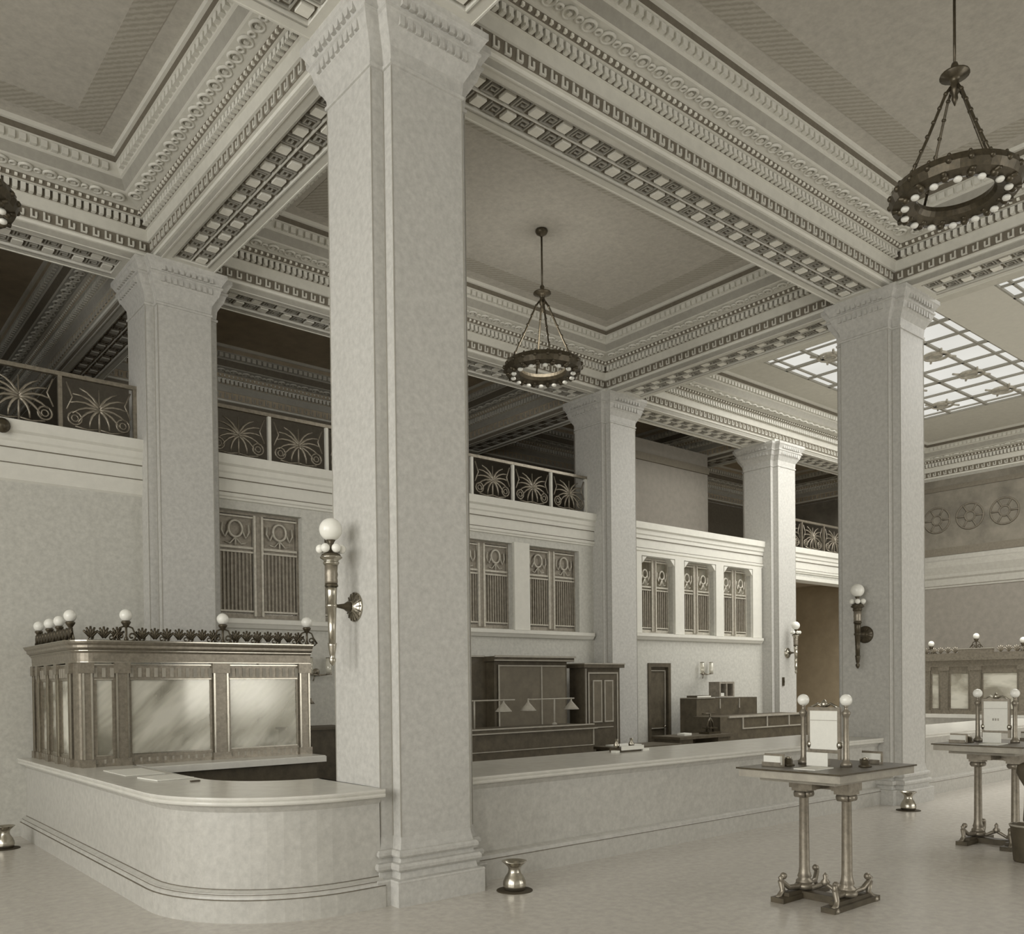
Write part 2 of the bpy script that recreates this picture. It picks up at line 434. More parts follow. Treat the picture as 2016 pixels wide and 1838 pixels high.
# upper slab closing the roof over beams
r=MB().m('panel')
for cx in CX:
    r.box(cx-BH-.9,cx+BH+.9,-9,28.5,10.12,10.3)
for cy in CY: r.box(-9,XW+.5,cy-BH-.9,cy+BH+.9,10.12,10.3)
r.box(-9,XW+.5,-9,CY[0]-BH,9.9,10.1)
r.box(-9,CX[0]-BH,CY[0]-BH,28.5,9.9,10.1)
struct(r,'ceiling')

# ------------------------------------------------------------------ floor and walls
f=MB(); f.box(-9,XW+.5,-9,28.5,-.2,0); struct(f,'floor','floor')
WL=[(5.81,7.38,3.35,5.21),(7.83,9.36,3.35,5.21),(10.84,12.37,3.35,5.21),(12.87,14.40,3.35,5.21)]
WR=[(16.55,17.77,3.40,5.28),(18.19,19.47,3.40,5.28),(19.87,21.15,3.40,5.28)]
DOOR=(16.76,17.62,0,2.65); GATE=(23.2,28.6,0,5.25)
wb=MB().m('wall'); y0,y1=YB,YB+.42
ops=sorted([(a,b,c,d) for a,b,c,d in WL+WR+[GATE]])
ZT=6.0
def wallrun(xa,xb):
    wb=MB().m('wall'); x=xa
    for (a,b,c,d) in ops:
        if a<xa or b>xb: continue
        wb.box(x,a,y0,y1,0,ZT)
        if c>0:
            if (a,b)==WR[0][:2]:
                wb.box(a,DOOR[0],y0,y1,0,c); wb.box(DOOR[1],b,y0,y1,0,c); wb.box(DOOR[0],DOOR[1],y0,y1,DOOR[3],c)
            else: wb.box(a,b,y0,y1,0,c)
        wb.box(a,b,y0,y1,d,ZT); x=b
    wb.box(x,xb,y0,y1,0,ZT)
    struct(wb,'wall_back')
for (a,b) in ((-9.0,CX[0]-h),(CX[0]+h,CX[1]-h),(CX[1]+h,CX[2]-h),(CX[2]+h,CX[3]-h),(CX[3]+h,XW)): wallrun(a,b)
# string courses of the gallery front between the piers
for (a,b,kind) in ((CX[0]+h,CX[1]-h,0),(CX[1]+h,CX[2]-h,1),(CX[2]+h,CX[3]-h,2),(CX[3]+h,XW,2)):
    s=MB().m('light')
    pr=[(0,5.22 if kind==0 else 5.36),(.03,5.25 if kind==0 else 5.37),(.03,5.30 if kind==0 else 5.40),(.055,5.42),(.055,5.47),(.03,5.50),(.03,5.70),(.05,5.72),(.05,5.80),(.075,5.83),(.075,5.92),(.12,5.955),(.12,6.11),(-.42,6.11),(-.42,5.98),(0,5.98)]
    s.sweep([(a,YB),(b,YB)],pr,closed_prof=True)
    s.m('dark')
    for z in (5.485,5.71,5.94): s.box(a,b,YB-.052 if z<5.9 else YB-.078,YB,z-.006,z+.006)
    trim(s)
for (a,b,z) in ((5.74,14.8,3.24),(16.1,21.6,3.29)):
    s=MB().m('light'); s.sweep([(a,YB),(b,YB)],[(0,z-.07),(.05,z-.06),(.09,z),(.11,z+.02),(.11,z+.09),(0,z+.10)]); trim(s)
# light piers framing the far trio of windows
s=MB().m('light')
for (a,b) in ((16.1,16.52),(17.80,18.16),(19.50,19.84),(21.18,21.6)): s.box(a,b,YB-.05,YB,3.39,5.33)
s.box(16.1,21.6,YB-.05,YB,5.30,5.37)
for (a,b) in ((12.40,12.84),): s.box(a,b,YB-.04,YB,3.34,5.24)
for (a,b,c,d) in WR:
    for (xx,sg) in ((a,1),(b,-1)):
        s.add([(xx,YB-.05,d),(xx+sg*.16,YB-.05,d),(xx,YB-.05,d-.16),(xx,YB+.2,d),(xx+sg*.16,YB+.2,d),(xx,YB+.2,d-.16)],[(0,1,2),(3,5,4),(0,3,4,1),(1,4,5,2),(2,5,3,0)])
trim(s)
wr=MB().m('wall2'); wr.box(XW,XW+.4,-9,21,0,5.95); struct(wr,'wall_right')
wr=MB().m('frieze'); wr.box(XW,XW+.4,-9,21,6.3,ZS-.001)
wr.m('dark')
random.seed(5)
for k in range(16):
    yy=13.4-k*1.05
    wr.m('dark')
    wr.ring((XW-.01,yy,7.5),.42,.03,n=20,m=4,plane='yz'); wr.ring((XW-.01,yy,7.5),.16,.03,n=12,m=4,plane='yz')
    for q in range(6):
        a=q*PI/3; wr.tube([(XW-.01,yy+.16*math.cos(a),7.5+.16*math.sin(a)),(XW-.01,yy+.42*math.cos(a),7.5+.42*math.sin(a))],.03,4)
wr.m('dark'); wr.box(XW-.03,XW,-9,14.4,8.45,8.6); wr.box(XW-.02,XW,-9,14.4,6.3,6.55)
struct(wr,'wall_right')
s=MB().m('grey')
s.sweep([(XW,-9),(XW,14.4)],[(0,5.2),(-.03,5.22),(-.03,5.27),(-.06,5.3),(-.06,5.5),(-.1,5.56),(-.1,5.66),(-.16,5.9),(-.16,6.1),(-.08,6.14),(0,6.3)]); trim(s)
# gallery: floor slab, rear wall, end walls
g=MB().m('gallery'); g.box(-9,XW,YB+.42,20.1,5.55,5.98); g.box(-9,CX[1]-BH-.005,20.1,28.0,5.55,5.98); struct(g,'floor')
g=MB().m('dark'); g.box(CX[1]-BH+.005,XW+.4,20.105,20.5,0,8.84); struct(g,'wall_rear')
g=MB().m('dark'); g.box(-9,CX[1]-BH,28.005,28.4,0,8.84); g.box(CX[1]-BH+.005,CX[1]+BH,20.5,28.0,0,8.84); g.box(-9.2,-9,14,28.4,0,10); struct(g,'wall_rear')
g=MB().m('wall2'); g.box(16.0,21.3,16.0,16.2,5.98,8.835); g.m('dark'); g.box(16.0,21.3,15.95,16.0,8.25,8.45)
g.m('dark'); g.box(16.0,21.3,15.94,16.0,6.0,6.2); struct(g,'wall_partition')
# dim vestibule behind the tall doorway
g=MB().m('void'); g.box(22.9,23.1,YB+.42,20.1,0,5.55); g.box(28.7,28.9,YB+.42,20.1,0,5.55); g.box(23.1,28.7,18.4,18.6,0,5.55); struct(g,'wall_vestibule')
s=MB().m('light'); s.box(GATE[0]-.06,GATE[0]+.10,YB-.03,YB+.42,0,5.25); s.box(GATE[0],GATE[1],YB-.04,YB+.42,5.17,5.27); trim(s)
for k,xx in enumerate((25.1,26.2)):
    t=thing('vestibule_column',(xx,17.6,0),'dim column inside the tall dark doorway, %s'%('nearer the far pier' if k==0 else 'nearer the right-hand pier'),'column')
    c=MB().m('dbronze'); c.lathe([(.16,0),(.16,.2),(.11,.25),(.10,2.2),(.15,2.3),(.15,2.4)],n=14); c.build('shaft',None,t)
t=thing('globe_lamp',(24.6,16.2,2.55),'small white globe lamp glowing inside the tall dark doorway','lamp')
c=MB().m('opal'); c.ball((0,0,.2),.10); c.build('globe',None,t)
c=MB().m('dbronze'); c.lathe([(.05,.02),(.06,.10),(.03,.12)],n=10); c.tube([(0,0,.05),(0,0,-2.55)],.02,6); c.build('stand',None,t)
# walls behind the camera, with tall windows that bring in the daylight
def winwall(name, axis, pos, a0, a1, wins, z0=1.2, z1=8.2):
    mb=MB().m('wall'); x=a0
    def bx(p,q,r,s_):
        if axis=='y': mb.box(p,q,pos-.3,pos,r,s_)
        else: mb.box(pos-.3,pos,p,q,r,s_)
    for (a,b) in wins: bx(x,a,0,9.95); bx(a,b,0,z0); bx(a,b,z1,9.95); x=b
    bx(x,a1,0,9.95)
    struct(mb,name)
    for (a,b) in wins:
        f=MB().m('dbronze')
        for q in range(4):
            u=a+(b-a)*q/3
            if axis=='y': f.box(u-.03,u+.03,pos-.2,pos-.12,z0,z1)
            else: f.box(pos-.2,pos-.12,u-.03,u+.03,z0,z1)
        for q in range(5):
            zz=z0+(z1-z0)*q/4
            if axis=='y': f.box(a,b,pos-.2,pos-.12,zz-.03,zz+.03)
            else: f.box(pos-.2,pos-.12,a,b,zz-.03,zz+.03)
        struct(f,wname())
FW=[(-5+i*5.6,-1+i*5.6) for i in range(6)]; LW=[(-6,-2),(0,4),(6,10)]
winwall('wall_front','y',-9.0,-9.3,XW,FW)
winwall('wall_left','x',-9.0,-9.0,21,LW)

# ------------------------------------------------------------------ bronze grilles in the gallery wall
def window(rect, style):
    a,b,c,d=rect; nm=wname(); yf=YB+.14
    f=MB().m('grillelt' if style==2 else 'grille')
    e=.05
    f.box(a,a+e,yf,yf+.1,c,d); f.box(b-e,b,yf,yf+.1,c,d); f.box(a,b,yf,yf+.1,c,c+.09); f.box(a,b,yf,yf+.1,d-e,d)
    fo=struct(f,nm)
    p=MB().m('clear'); p.box(a,b,yf+.05,yf+.06,c,d); p.build('pane',None,fo)
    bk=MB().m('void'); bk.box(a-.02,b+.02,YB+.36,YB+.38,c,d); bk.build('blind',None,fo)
    m=(a+b)/2; q=MB().m('grillelt')
    q.box(m-.09,m-.05,yf-.04,yf+.08,c+.05,d-.05); q.box(m+.05,m+.09,yf-.04,yf+.08,c+.05,d-.05); q.m('grille'); q.box(m-.05,m+.05,yf-.02,yf+.06,c+.05,d-.05)
    q.build('mullion',None,fo)
    zt=d-.62 if style==1 else d-.72
    q=MB().m('grillelt')
    for (u0,u1) in ((a+.04,m-.09),(m+.09,b-.04)):
        q.box(u0,u1,yf-.02,yf+.06,zt-.02,zt+.02); q.box(u0,u1,yf-.02,yf+.06,zt-.09,zt-.06); q.box(u0,u1,yf-.02,yf+.06,d-.10,d-.07)
        q.box(u0,u1,yf-.02,yf+.06,c+.12,c+.15)
    q.build('transom',None,fo)
    q=MB().m('grille')
    for (u0,u1) in ((a+.06,m-.1),(m+.1,b-.06)):
        n=9 if style==1 else 6
        for k in range(n):
            u=u0+(u1-u0)*(k+.5)/n; q.box(u-.013,u+.013,yf,yf+.03,c+.12,zt-.08)
        if style==1: q.box(u0,u1,yf+.03,yf+.04,c+.1,d-.08)
    q.build('bars',None,fo)
    q=MB().m('grillelt')
    for (u0,u1) in ((a+.06,m-.1),(m+.1,b-.06)):
        uc=(u0+u1)/2; zc=zt+.32; R=(u1-u0)*.20
        q.ring((uc,yf-.01,zc),R,.022,n=18,m=5,plane='xz',sy=1.15)
        for sg in (-1,1):
            q.tube([(uc+sg*R*1.0,yf-.01,zc-.02),(uc+sg*R*1.5,yf-.01,zc-.16),(uc+sg*R*2.0,yf-.01,zc-.05),(uc+sg*R*1.9,yf-.01,zc+.08)],.017,5)
            q.tube([(uc,yf-.01,zc-R*1.2),(uc+sg*R*.8,yf-.01,zc-.26),(uc+sg*R*1.5,yf-.01,zc-.24)],.014,5)
        q.tube([(uc,yf-.01,zc-R),(uc,yf-.01,zt+.02)],.015,5)
    q.build('palmette',None,fo)
for rct in WL: window(rct,1)
for rct in WR: window(rct,2)
# dark door under the far trio of windows
d=MB().m('wood'); a,b,_,zt=DOOR; d.box(a,a+.10,YB-.03,YB+.2,0,zt); d.box(b-.10,b,YB-.03,YB+.2,0,zt); d.box(a,b,YB-.03,YB+.2,zt-.10,zt)
do=struct(d,'door_1')
d=MB().m('wood'); d.box(a+.10,b-.10,YB+.06,YB+.12,0,zt-.10); d.m('woodedge')
d.box(a+.14,a+.165,YB+.03,YB+.06,.1,zt-.18); d.box(b-.165,b-.14,YB+.03,YB+.06,.1,zt-.18); d.box(a+.14,b-.14,YB+.03,YB+.06,zt-.20,zt-.18); d.box(a+.14,b-.14,YB+.03,YB+.06,1.0,1.02)
d.build('door_panel',None,do)
d=MB().m('brass'); d.ball((b-.19,YB+.02,1.05),.03); d.build('door_knob',None,do)

# ------------------------------------------------------------------ gallery railings with palm leaf panels
def palm(mb, uc, y, z0, w):
    H=.78
    mb.tube([(uc,y,z0),(uc,y,z0+.30),(uc,y,z0+H*.9)],.022,6,.012)
    for k,(ang,ln) in enumerate(((12,.40),(32,.42),(52,.43),(74,.40),(96,.38),(122,.32))):
        for sg in (-1,1):
            a=math.radians(ang); pts=[]
            for q in range(5):
                t=q/4; r=ln*t*w/1.05; aa=a+ t*.55
                pts.append((uc+sg*r*math.sin(aa), y-.012*(k%2), z0+.38+r*math.cos(aa)))
            mb.tube(pts,.034,5,.012)
    for sg in (-1,1):
        c=(uc+sg*w*.33,y,z0+.20); mb.ring(c,.10,.018,n=14,m=4,plane='xz'); mb.ring(c,.05,.014,n=10,m=4,plane='xz')
        mb.tube([(uc,y,z0+.08),(uc+sg*w*.16,y,z0+.05),(uc+sg*w*.33,y,z0+.08)],.016,5)
        mb.tube([(uc+sg*w*.44,y,z0+.32),(uc+sg*w*.36,y,z0+.52),(uc+sg*w*.44,y,z0+.74)],.014,5)
def railing(xa, xb, n, label, post_m):
    t=thing('gallery_railing',(xa,YB+.2,6.11),label,'railing'); L=xb-xa; P=L/n
    r=MB().m('bronze'); r.box(0,L,-.035,.035,.86,.92); r.build('handrail',None,t)
    r=MB().m('bronze'); r.box(0,L,-.02,.02,.03,.06); r.build('bottom_rail',None,t)
    for k in range(n+1):
        q=MB().m(post_m); x=min(max(k*P,.03),L-.03); q.box(x-.028,x+.028,-.03,.03,0,.87); q.build('post',None,t)
    for k in range(n):
        q=MB().m('bronze'); palm(q,(k+.5)*P,0,.05,P*.95); q.build('palm_panel',None,t)
railing(CX[0]+h,CX[1]-h,5,'bronze palm-leaf railing along the gallery above the plain left wall','bronze')
railing(CX[1]+h,CX[2]-h,8,'palm-leaf gallery railing with posts coloured as lit, seen either side of the nearest pier','light')  # post colour is pale for the light they catch
railing(CX[3]+h,XW,6,'palm-leaf gallery railing above the tall dark doorway','bronze')

# ------------------------------------------------------------------ counters
ARC=[(4.19+1.45*math.cos(a),8.72+1.45*math.sin(a)) for a in [PI+ (PI/2)*k/14 for k in range(15)]]
outer=[(2.74,YB-.003)]+ARC+[(X0-.02,7.27)]
def strip(mb, out, inn, z0, z1):
    n=len(out); vs=[(x,y,z1) for x,y in out]+[(x,y,z1) for x,y in inn]+[(x,y,z0) for x,y in out]+[(x,y,z0) for x,y in inn]
    fs=[]
    for i in range(n-1):
        fs += [(i,i+1,n+i+1,n+i),(2*n+i,3*n+i,3*n+i+1,2*n+i+1),(i,2*n+i,2*n+i+1,i+1),(n+i,n+i+1,3*n+i+1,3*n+i)]
    fs += [(0,n,3*n,2*n),(n-1,3*n-1,4*n-1,2*n-1)]
    return mb.add(vs,fs)
inner=[(3.62,YB-.003)]+[(4.60+.98*math.cos(a),9.62+.98*math.sin(a)) for a in [PI+(PI/2)*k/14 for k in range(15)]]+[(X0-.02,8.66)]
t=thing('bank_counter',(0,0,0),'pale stone counter with a rounded corner, left of the nearest pier','counter')
m=MB().m('top'); strip(m,outer,inner,1.075,1.15)
m.sweep(outer,[(-.0,1.07),(.012,1.075),(.018,1.09),(.012,1.105),(.004,1.11),(.012,1.12),(.016,1.135),(.010,1.15),(-.05,1.152),(-.05,1.07)])
m.build('counter_top',None,t)
m=MB().m('marble'); BP=[(0,0),(0,.205),(-.015,.215),(-.02,.235),(-.03,.245),(-.035,.26),(-.06,.27),(-.085,.285),(-.095,.295),(-.10,1.0),(-.08,1.03),(-.06,1.075),(-.5,1.075),(-.5,0)]
# right of travel is outside here
m.sweep(outer,BP); m.build('counter_body',None,t)
m=MB().m('dark')
for z,q in ((.21,.003),(.252,-.028),(.29,-.084)): m.sweep(outer,[(-.12,z-.003),(q,z-.003),(q,z+.003),(-.12,z+.003)])
m.build('moulding_line',None,t)
def straight(xa,xb,label):
    t=thing('bank_counter',(0,0,0),label,'counter')
    path=[(xa,7.5),(xb,7.5)]
    m=MB().m('top'); m.box(xa,xb,7.5,9.05,1.075,1.15)
    m.sweep(path,[(0,1.07),(.012,1.075),(.018,1.09),(.010,1.105),(.004,1.11),(.012,1.12),(.016,1.135),(.010,1.15),(-.05,1.152),(-.05,1.07)]); m.build('counter_top',None,t)
    m=MB().m('marble'); m.sweep(path,[(0,0),(0,.225),(-.015,.235),(-.02,.27),(-.05,.285),(-.10,.30),(-.10,1.0),(-.08,1.03),(-.06,1.075),(-.5,1.075),(-.5,0)]); m.build('counter_body',None,t)
    m=MB().m('wood'); m.box(xa,xb,8.99,9.04,0,1.075); m.build('back_board',None,t)
    m=MB().m('dark')
    for z,q in ((.228,.003),): m.sweep(path,[(-.12,z-.003),(q,z-.003),(q,z+.003),(-.12,z+.003)])
    m.build('moulding_line',None,t)
straight(X0+W+.01,X0+SX-.01,'long straight pale stone counter between the nearest pier and the right-hand pier')
straight(X0+SX+W+.01,24.4,'straight pale stone counter running on right of the right-hand pier')
t=thing('return_counter',(0,0,0),'short inner counter with a bright ledge in front of the glazed teller cage','counter')
m=MB().m('top'); m.box(3.66,6.2,11.5,12.28,1.10,1.15); m.box(3.66,6.2,11.47,11.5,1.06,1.14); m.build('ledge',None,t)
m=MB().m('wood'); m.box(3.66,6.12,11.62,12.2,0,1.10); m.build('front_board',None,t)

# ------------------------------------------------------------------ teller cages
def anthemion(mb, F, a, d, z, s=1.0):
    o,tt,nn=F; bx=o[0]+tt[0]*a+nn[0]*d; by=o[1]+tt[1]*a+nn[1]*d
    P=lambda u,zz:(bx+tt[0]*u,by+tt[1]*u,z+zz)
    for k in range(5):
        an=math.radians(-60+30*k); mb.tube([P(0,.03*s),P(.05*s*math.sin(an),.05*s+.05*s*math.cos(an)),P(.075*s*math.sin(an),.05*s+.085*s*math.cos(an))],.018*s,5,.010*s)
def volute(mb, F, a, d, z, s, sg):
    o,tt,nn=F; bx=o[0]+tt[0]*a+nn[0]*d; by=o[1]+tt[1]*a+nn[1]*d
    pts=[]
    for k in range(14):
        an=-PI/2+sg*0+k*.55; r=.055*s*(1-k/18)
        pts.append((bx+tt[0]*(sg*(.05*s+r*math.cos(an))),by+tt[1]*(sg*(.05*s+r*math.cos(an))),z+.06*s+r*math.sin(an)))
    mb.tube(pts,.012*s,5)
def cage_side(t, F, L, posts, opt_orn=True, wp=.11, zb=1.15, top=2.78):
    # F frame: tangent along the run, normal pointing outwards
    z=lambda q: zb+(q-1.15)*(top-zb)/1.63
    for (a,w) in posts:
        m=MB().m('bronze'); m.fbox(F,a-w/2,a+w/2,-.07,.03,zb,z(2.50)); m.m('brass'); 
        m.fbox(F,a-w/2-.012,a-w/2+.012,.03,.042,z(1.25),z(2.40)); m.fbox(F,a+w/2-.012,a+w/2+.012,.03,.042,z(1.25),z(2.40))
        m.m('bronze'); m.fbox(F,a-w/2-.03,a+w/2+.03,-.08,.06,z(2.36),z(2.50)); m.fbox(F,a-w/2-.03,a+w/2+.03,-.08,.06,zb,z(1.25))
        m.build('pilaster',None,t)
    for i in range(len(posts)-1):
        a0=posts[i][0]+posts[i][1]/2; a1=posts[i+1][0]-posts[i+1][1]/2
        g=MB().m('glass'); g.fbox(F,a0+.05,a1-.05,-.025,-.015,z(1.30),z(2.27)); g.build('glass_panel',None,t)
        f=MB().m('bronze'); f.fbox(F,a0,a1,-.05,.01,z(2.27),z(2.47)); f.fbox(F,a0,a1,-.05,.01,zb,z(1.29))
        f.fbox(F,a0,a0+.05,-.05,.0,z(1.25),z(2.3)); f.fbox(F,a1-.05,a1,-.05,.0,z(1.25),z(2.3))
        f.m('brass'); f.fbox(F,a0+.04,a1-.04,.0,.012,z(2.275),z(2.285)); f.fbox(F,a0+.02,a1-.02,.01,.03,z(2.465),z(2.48)); f.fbox(F,a0+.05,a1-.05,.0,.012,z(1.285),z(1.30))
        if opt_orn:
            n=max(2,int((a1-a0)/.10))
            f.m('woodedge')
            for k in range(n):
                aa=a0+(a1-a0)*(k+.5)/n; f.fbox(F,aa-.022,aa+.022,.008,.022,z(2.31),z(2.43))
                f.fbox(F,aa-.012,aa+.012,.008,.02,z(1.19),z(1.24))
        f.build('window_frame',None,t)
def globe(x,y,z,label,s=1.0,rz=0,group='globe lamps along the teller cage cornice'):
    t=thing('globe_lamp',(x,y,z),label,'lamp',rz,group)
    g=MB().m('opal'); g.ball((0,0,.335*s),.082*s,18,12); g.build('globe',None,t)
    b=MB().m('dbronze'); b.lathe([(.03*s,0),(.03*s,.03*s),(.015*s,.06*s),(.015*s,.17*s),(.03*s,.19*s),(.06*s,.235*s),(.062*s,.25*s),(.05*s,.262*s)],n=14)
    F=((0,0),(1,0),(0,-1))
    for sg in (-1,1):
        b.tube([(0,0,.20*s),(sg*.08*s,0,.17*s),(sg*.11*s,0,.10*s),(sg*.17*s,0,.02*s)],.012*s,5)
        volute(b,F,sg*.02*s,0,.0,1.0*s,sg)
    b.build('bracket',None,t)
    return t
XC,YC=2.97,12.0
t=thing('teller_cage',(0,0,0),'bronze and glass teller cage with rounded corner standing on the curved counter','teller cage')
R=.22
FY=((XC,YC),(0,1),(-1,0)); FX=((XC,YC),(1,0),(0,-1))
front=[(.06,.0001)]
cage_side(t,FX,3.25,[(.10,.10),(.53,.14),(1.86,.19),(3.15,.14)])
cage_side(t,FY,2.42,[(.30,.09),(.95,.09),(1.50,.09),(2.05,.09),(2.35,.09)])
cpath=[(XC,YB-.004)]+[(XC+R+R*math.cos(a),YC+R+R*math.sin(a)) for a in [PI+(PI/2)*k/8 for k in range(9)]]+[(6.22,YC)]
m=MB().m('bronze'); m.sweep(cpath,[(-.08,2.50),(.03,2.50),(.035,2.62),(.05,2.64),(.06,2.66),(.10,2.69),(.10,2.72),(.13,2.745),(.14,2.78),(-.08,2.78)])
m.m('brass'); m.sweep(cpath,[(.10,2.765),(.146,2.768),(.146,2.783),(.10,2.784)]); m.sweep(cpath,[(.05,2.645),(.068,2.648),(.068,2.656),(.05,2.658)]); m.sweep(cpath,[(.0,2.497),(.04,2.499),(.04,2.51),(0,2.512)])
m.build('cornice',None,t)
m=MB().m('bronze'); m.sweep(cpath,[(-.07,1.15),(.02,1.15),(.02,1.24),(-.07,1.24)]); m.build('base_rail',None,t)
m=MB().m('bronze'); ccx,ccy=XC+R,YC+R
cp=[(ccx+R*math.cos(a),ccy+R*math.sin(a)) for a in [PI+(PI/2)*k/8 for k in range(9)]]
m.sweep(cp,[(-.05,1.24),(.01,1.24),(.01,2.50),(-.05,2.50)]); m.build('corner_panel',None,t)
m=MB().m('dbronze')
for k in range(20):
    a=.16+k*.162
    if min(abs(a-q) for q in (.59,1.90,3.20))>.10: anthemion(m,FX,a,0,2.785,1.35)
    volute(m,FX,a+.05,0,2.77,.8,1 if k%2 else -1)
for k in range(12):
    a=.35+k*.17; anthemion(m,FY,a,0,2.785,1.35); volute(m,FY,a+.05,0,2.77,.8,1 if k%2 else -1)
m.sweep(cpath,[(-.03,2.775),(.01,2.775),(.01,2.795),(-.03,2.795)])
m.build('cresting',None,t)
for (x,lb) in ((3.56,'white globe lamp on the teller cage front, nearest its rounded corner'),(4.87,'white globe lamp in the middle of the teller cage front cornice'),(6.17,'white globe lamp at the right end of the teller cage cornice')):
    globe(x,YC-.03,2.785,lb)
for (y,lb,s) in ((12.42,'larger white globe lamp just behind the teller cage rounded corner',1.0),(13.0,'white globe lamp second from the corner on the cage side cornice',.9),(13.55,'white globe lamp third from the corner on the cage side cornice',.9),(14.2,'white globe lamp at the wall end of the cage side cornice',.9)):
    globe(XC+.02,y,2.785,lb,s,PI/2)
globe(5.55,12.35,2.56,'white globe lamp set lower, inside the cage behind the front cornice',.95)
s_=MB().m('dbronze'); s_.tube([(0,0,0),(0,0,-1.41)],.018,6); s_.lathe([(.08,-1.41),(.07,-1.38),(.02,-1.35)],n=12)
bpy_l=[o for o in col.objects if o.get('label','').startswith('white globe lamp set lower')][0]; s_.build('stem',None,bpy_l)
ct=MB().m('wood'); ct.box(3.66,6.1,12.285,12.6,1.10,1.15); ct.box(3.7,6.0,12.30,12.58,0,1.10); o=ct.build('teller_desk'); tag(o,'dark desk inside the glazed teller cage at left','desk')

# right-hand cage on the far side of the court
t=thing('teller_cage',(0,0,0),'distant bronze teller cage across the court, behind the right writing table','teller cage')
FR=((24.6,12.9),(0,-1),(-1,0))
cage_side(t,FR,6,[(.2,.12),(1.0,.14),(1.75,.14),(2.2,.22),(3.0,.28),(4.2,.3),(5.0,.2)],opt_orn=False,zb=1.22,top=2.80)
m=MB().m('bronze'); m.fbox(FR,0,5.2,-.08,.06,2.50,2.66); m.fbox(FR,0,5.2,-.1,.14,2.66,2.82); m.fbox(FR,2.59,3.43,-.08,.10,2.82,2.96); m.m('woodedge'); m.fbox(FR,2.57,3.45,-.09,.11,2.955,2.975); m.build('cornice',None,t)
m=MB().m('bronze'); m.fbox(FR,.1,5.0,-.01,.03,2.82,2.86)
for k in range(26):
    a=.2+k*.19
    if not 2.5<a<3.5: anthemion(m,FR,a,0,2.83,1.5)
m.build('cresting',None,t)
t=thing('bank_counter',(0,0,0),'pale stone counter carrying the distant teller cage across the court','counter')
m=MB().m('top'); m.box(24.45,25.6,7.0,13.0,1.12,1.22); m.build('counter_top',None,t)
m=MB().m('marble'); m.box(24.55,25.5,7.0,13.0,0,1.12); m.build('counter_body',None,t)
for (y,z,lb) in ((11.05,2.82,'white globe lamp on the distant cage beside the right-hand pier'),(9.88,2.975,'white globe lamp above the raised block of the distant cage'),(8.75,2.82,'white globe lamp on the distant cage at the photo right edge')):
    globe(24.6,y,z,lb,.95,PI/2,'globe lamps on the distant teller cage')

# ------------------------------------------------------------------ wall torches
def torch(x,y,z,rz,label,BR='brass'):
    # local: wall plane at x=0, lamp stands at -x
    t=thing('torch_lamp',(x,y,z),label,'wall lamp',rz,None); ox=-.27
    m=MB().m(BR); m.lathe([(.150,0),(.152,-.012),(.13,-.022),(.06,-.04),(.055,-.06),(.03,-.08)],n=24,axis='x')
    m.m('dbronze')
    for k in range(16):
        a=2*PI*k/16; m.tube([(-.035,.06*math.cos(a),.06*math.sin(a)),(-.028,.10*math.cos(a),.10*math.sin(a)),(-.018,.145*math.cos(a),.145*math.sin(a))],.007,4)
    m.build('mounting_plate',None,t)
    m=MB().m('dbronze'); m.lathe([(.05,-.05),(.055,-.09),(.03,-.13),(.018,-.2),(.018,-.26)],n=12,axis='x'); m.build('arm',None,t)
    m=MB().m(BR)
    m.lathe([(.004,-.60),(.02,-.585),(.035,-.555),(.036,-.53),(.02,-.505),(.03,-.49),(.042,-.40),(.046,-.375),(.036,-.37),(.040,-.2),(.047,-.02),(.062,-.015),(.064,.01),(.05,.02),(.054,.14),(.058,.19)],c=(ox,0,0),n=18)
    m.m('dbronze'); m.lathe([(.066,.19),(.068,.20),(.062,.22)],c=(ox,0,0),n=18)
    m.m('bronze'); m.lathe([(.060,.22),(.066,.24),(.060,.28),(.068,.31),(.062,.34),(.066,.40)],c=(ox,0,0),n=18)
    m.m(BR); m.lathe([(.066,.40),(.082,.425),(.08,.435),(.07,.44),(.078,.455),(.11,.475),(.112,.485),(.10,.495)],c=(ox,0,0),n=18)
    m.m('dbronze'); m.lathe([(.10,.495),(.09,.515),(.06,.525),(.03,.56),(.025,.62),(.05,.66)],c=(ox,0,0),n=18)
    m.build('torch_body',None,t)
    for k in range(6):
        a=2*PI*(k+.5)/6; b=MB().m('opal'); b.ball((ox+.105*math.cos(a),.105*math.sin(a),.565),.046,12,8); b.build('small_globe',None,t)
    b=MB().m('opal'); b.ball((ox,0,.76),.115,24,14); b.build('globe',None,t)
    return t
tr=torch(X0,Y0+W/2,2.96,0,'brass wall torch with white globe on the nearest pier, above the teller cage end')
torch(X0+SX,Y0+W/2,2.96,0,'dark bronze wall torch on the right-hand pier, above the writing table','dbronze')
dup(tr,(CX[3]-.02,CY[2]-W/2,2.96),PI/2,'small distant wall torch on the farthest pier, beside the dark doorway')

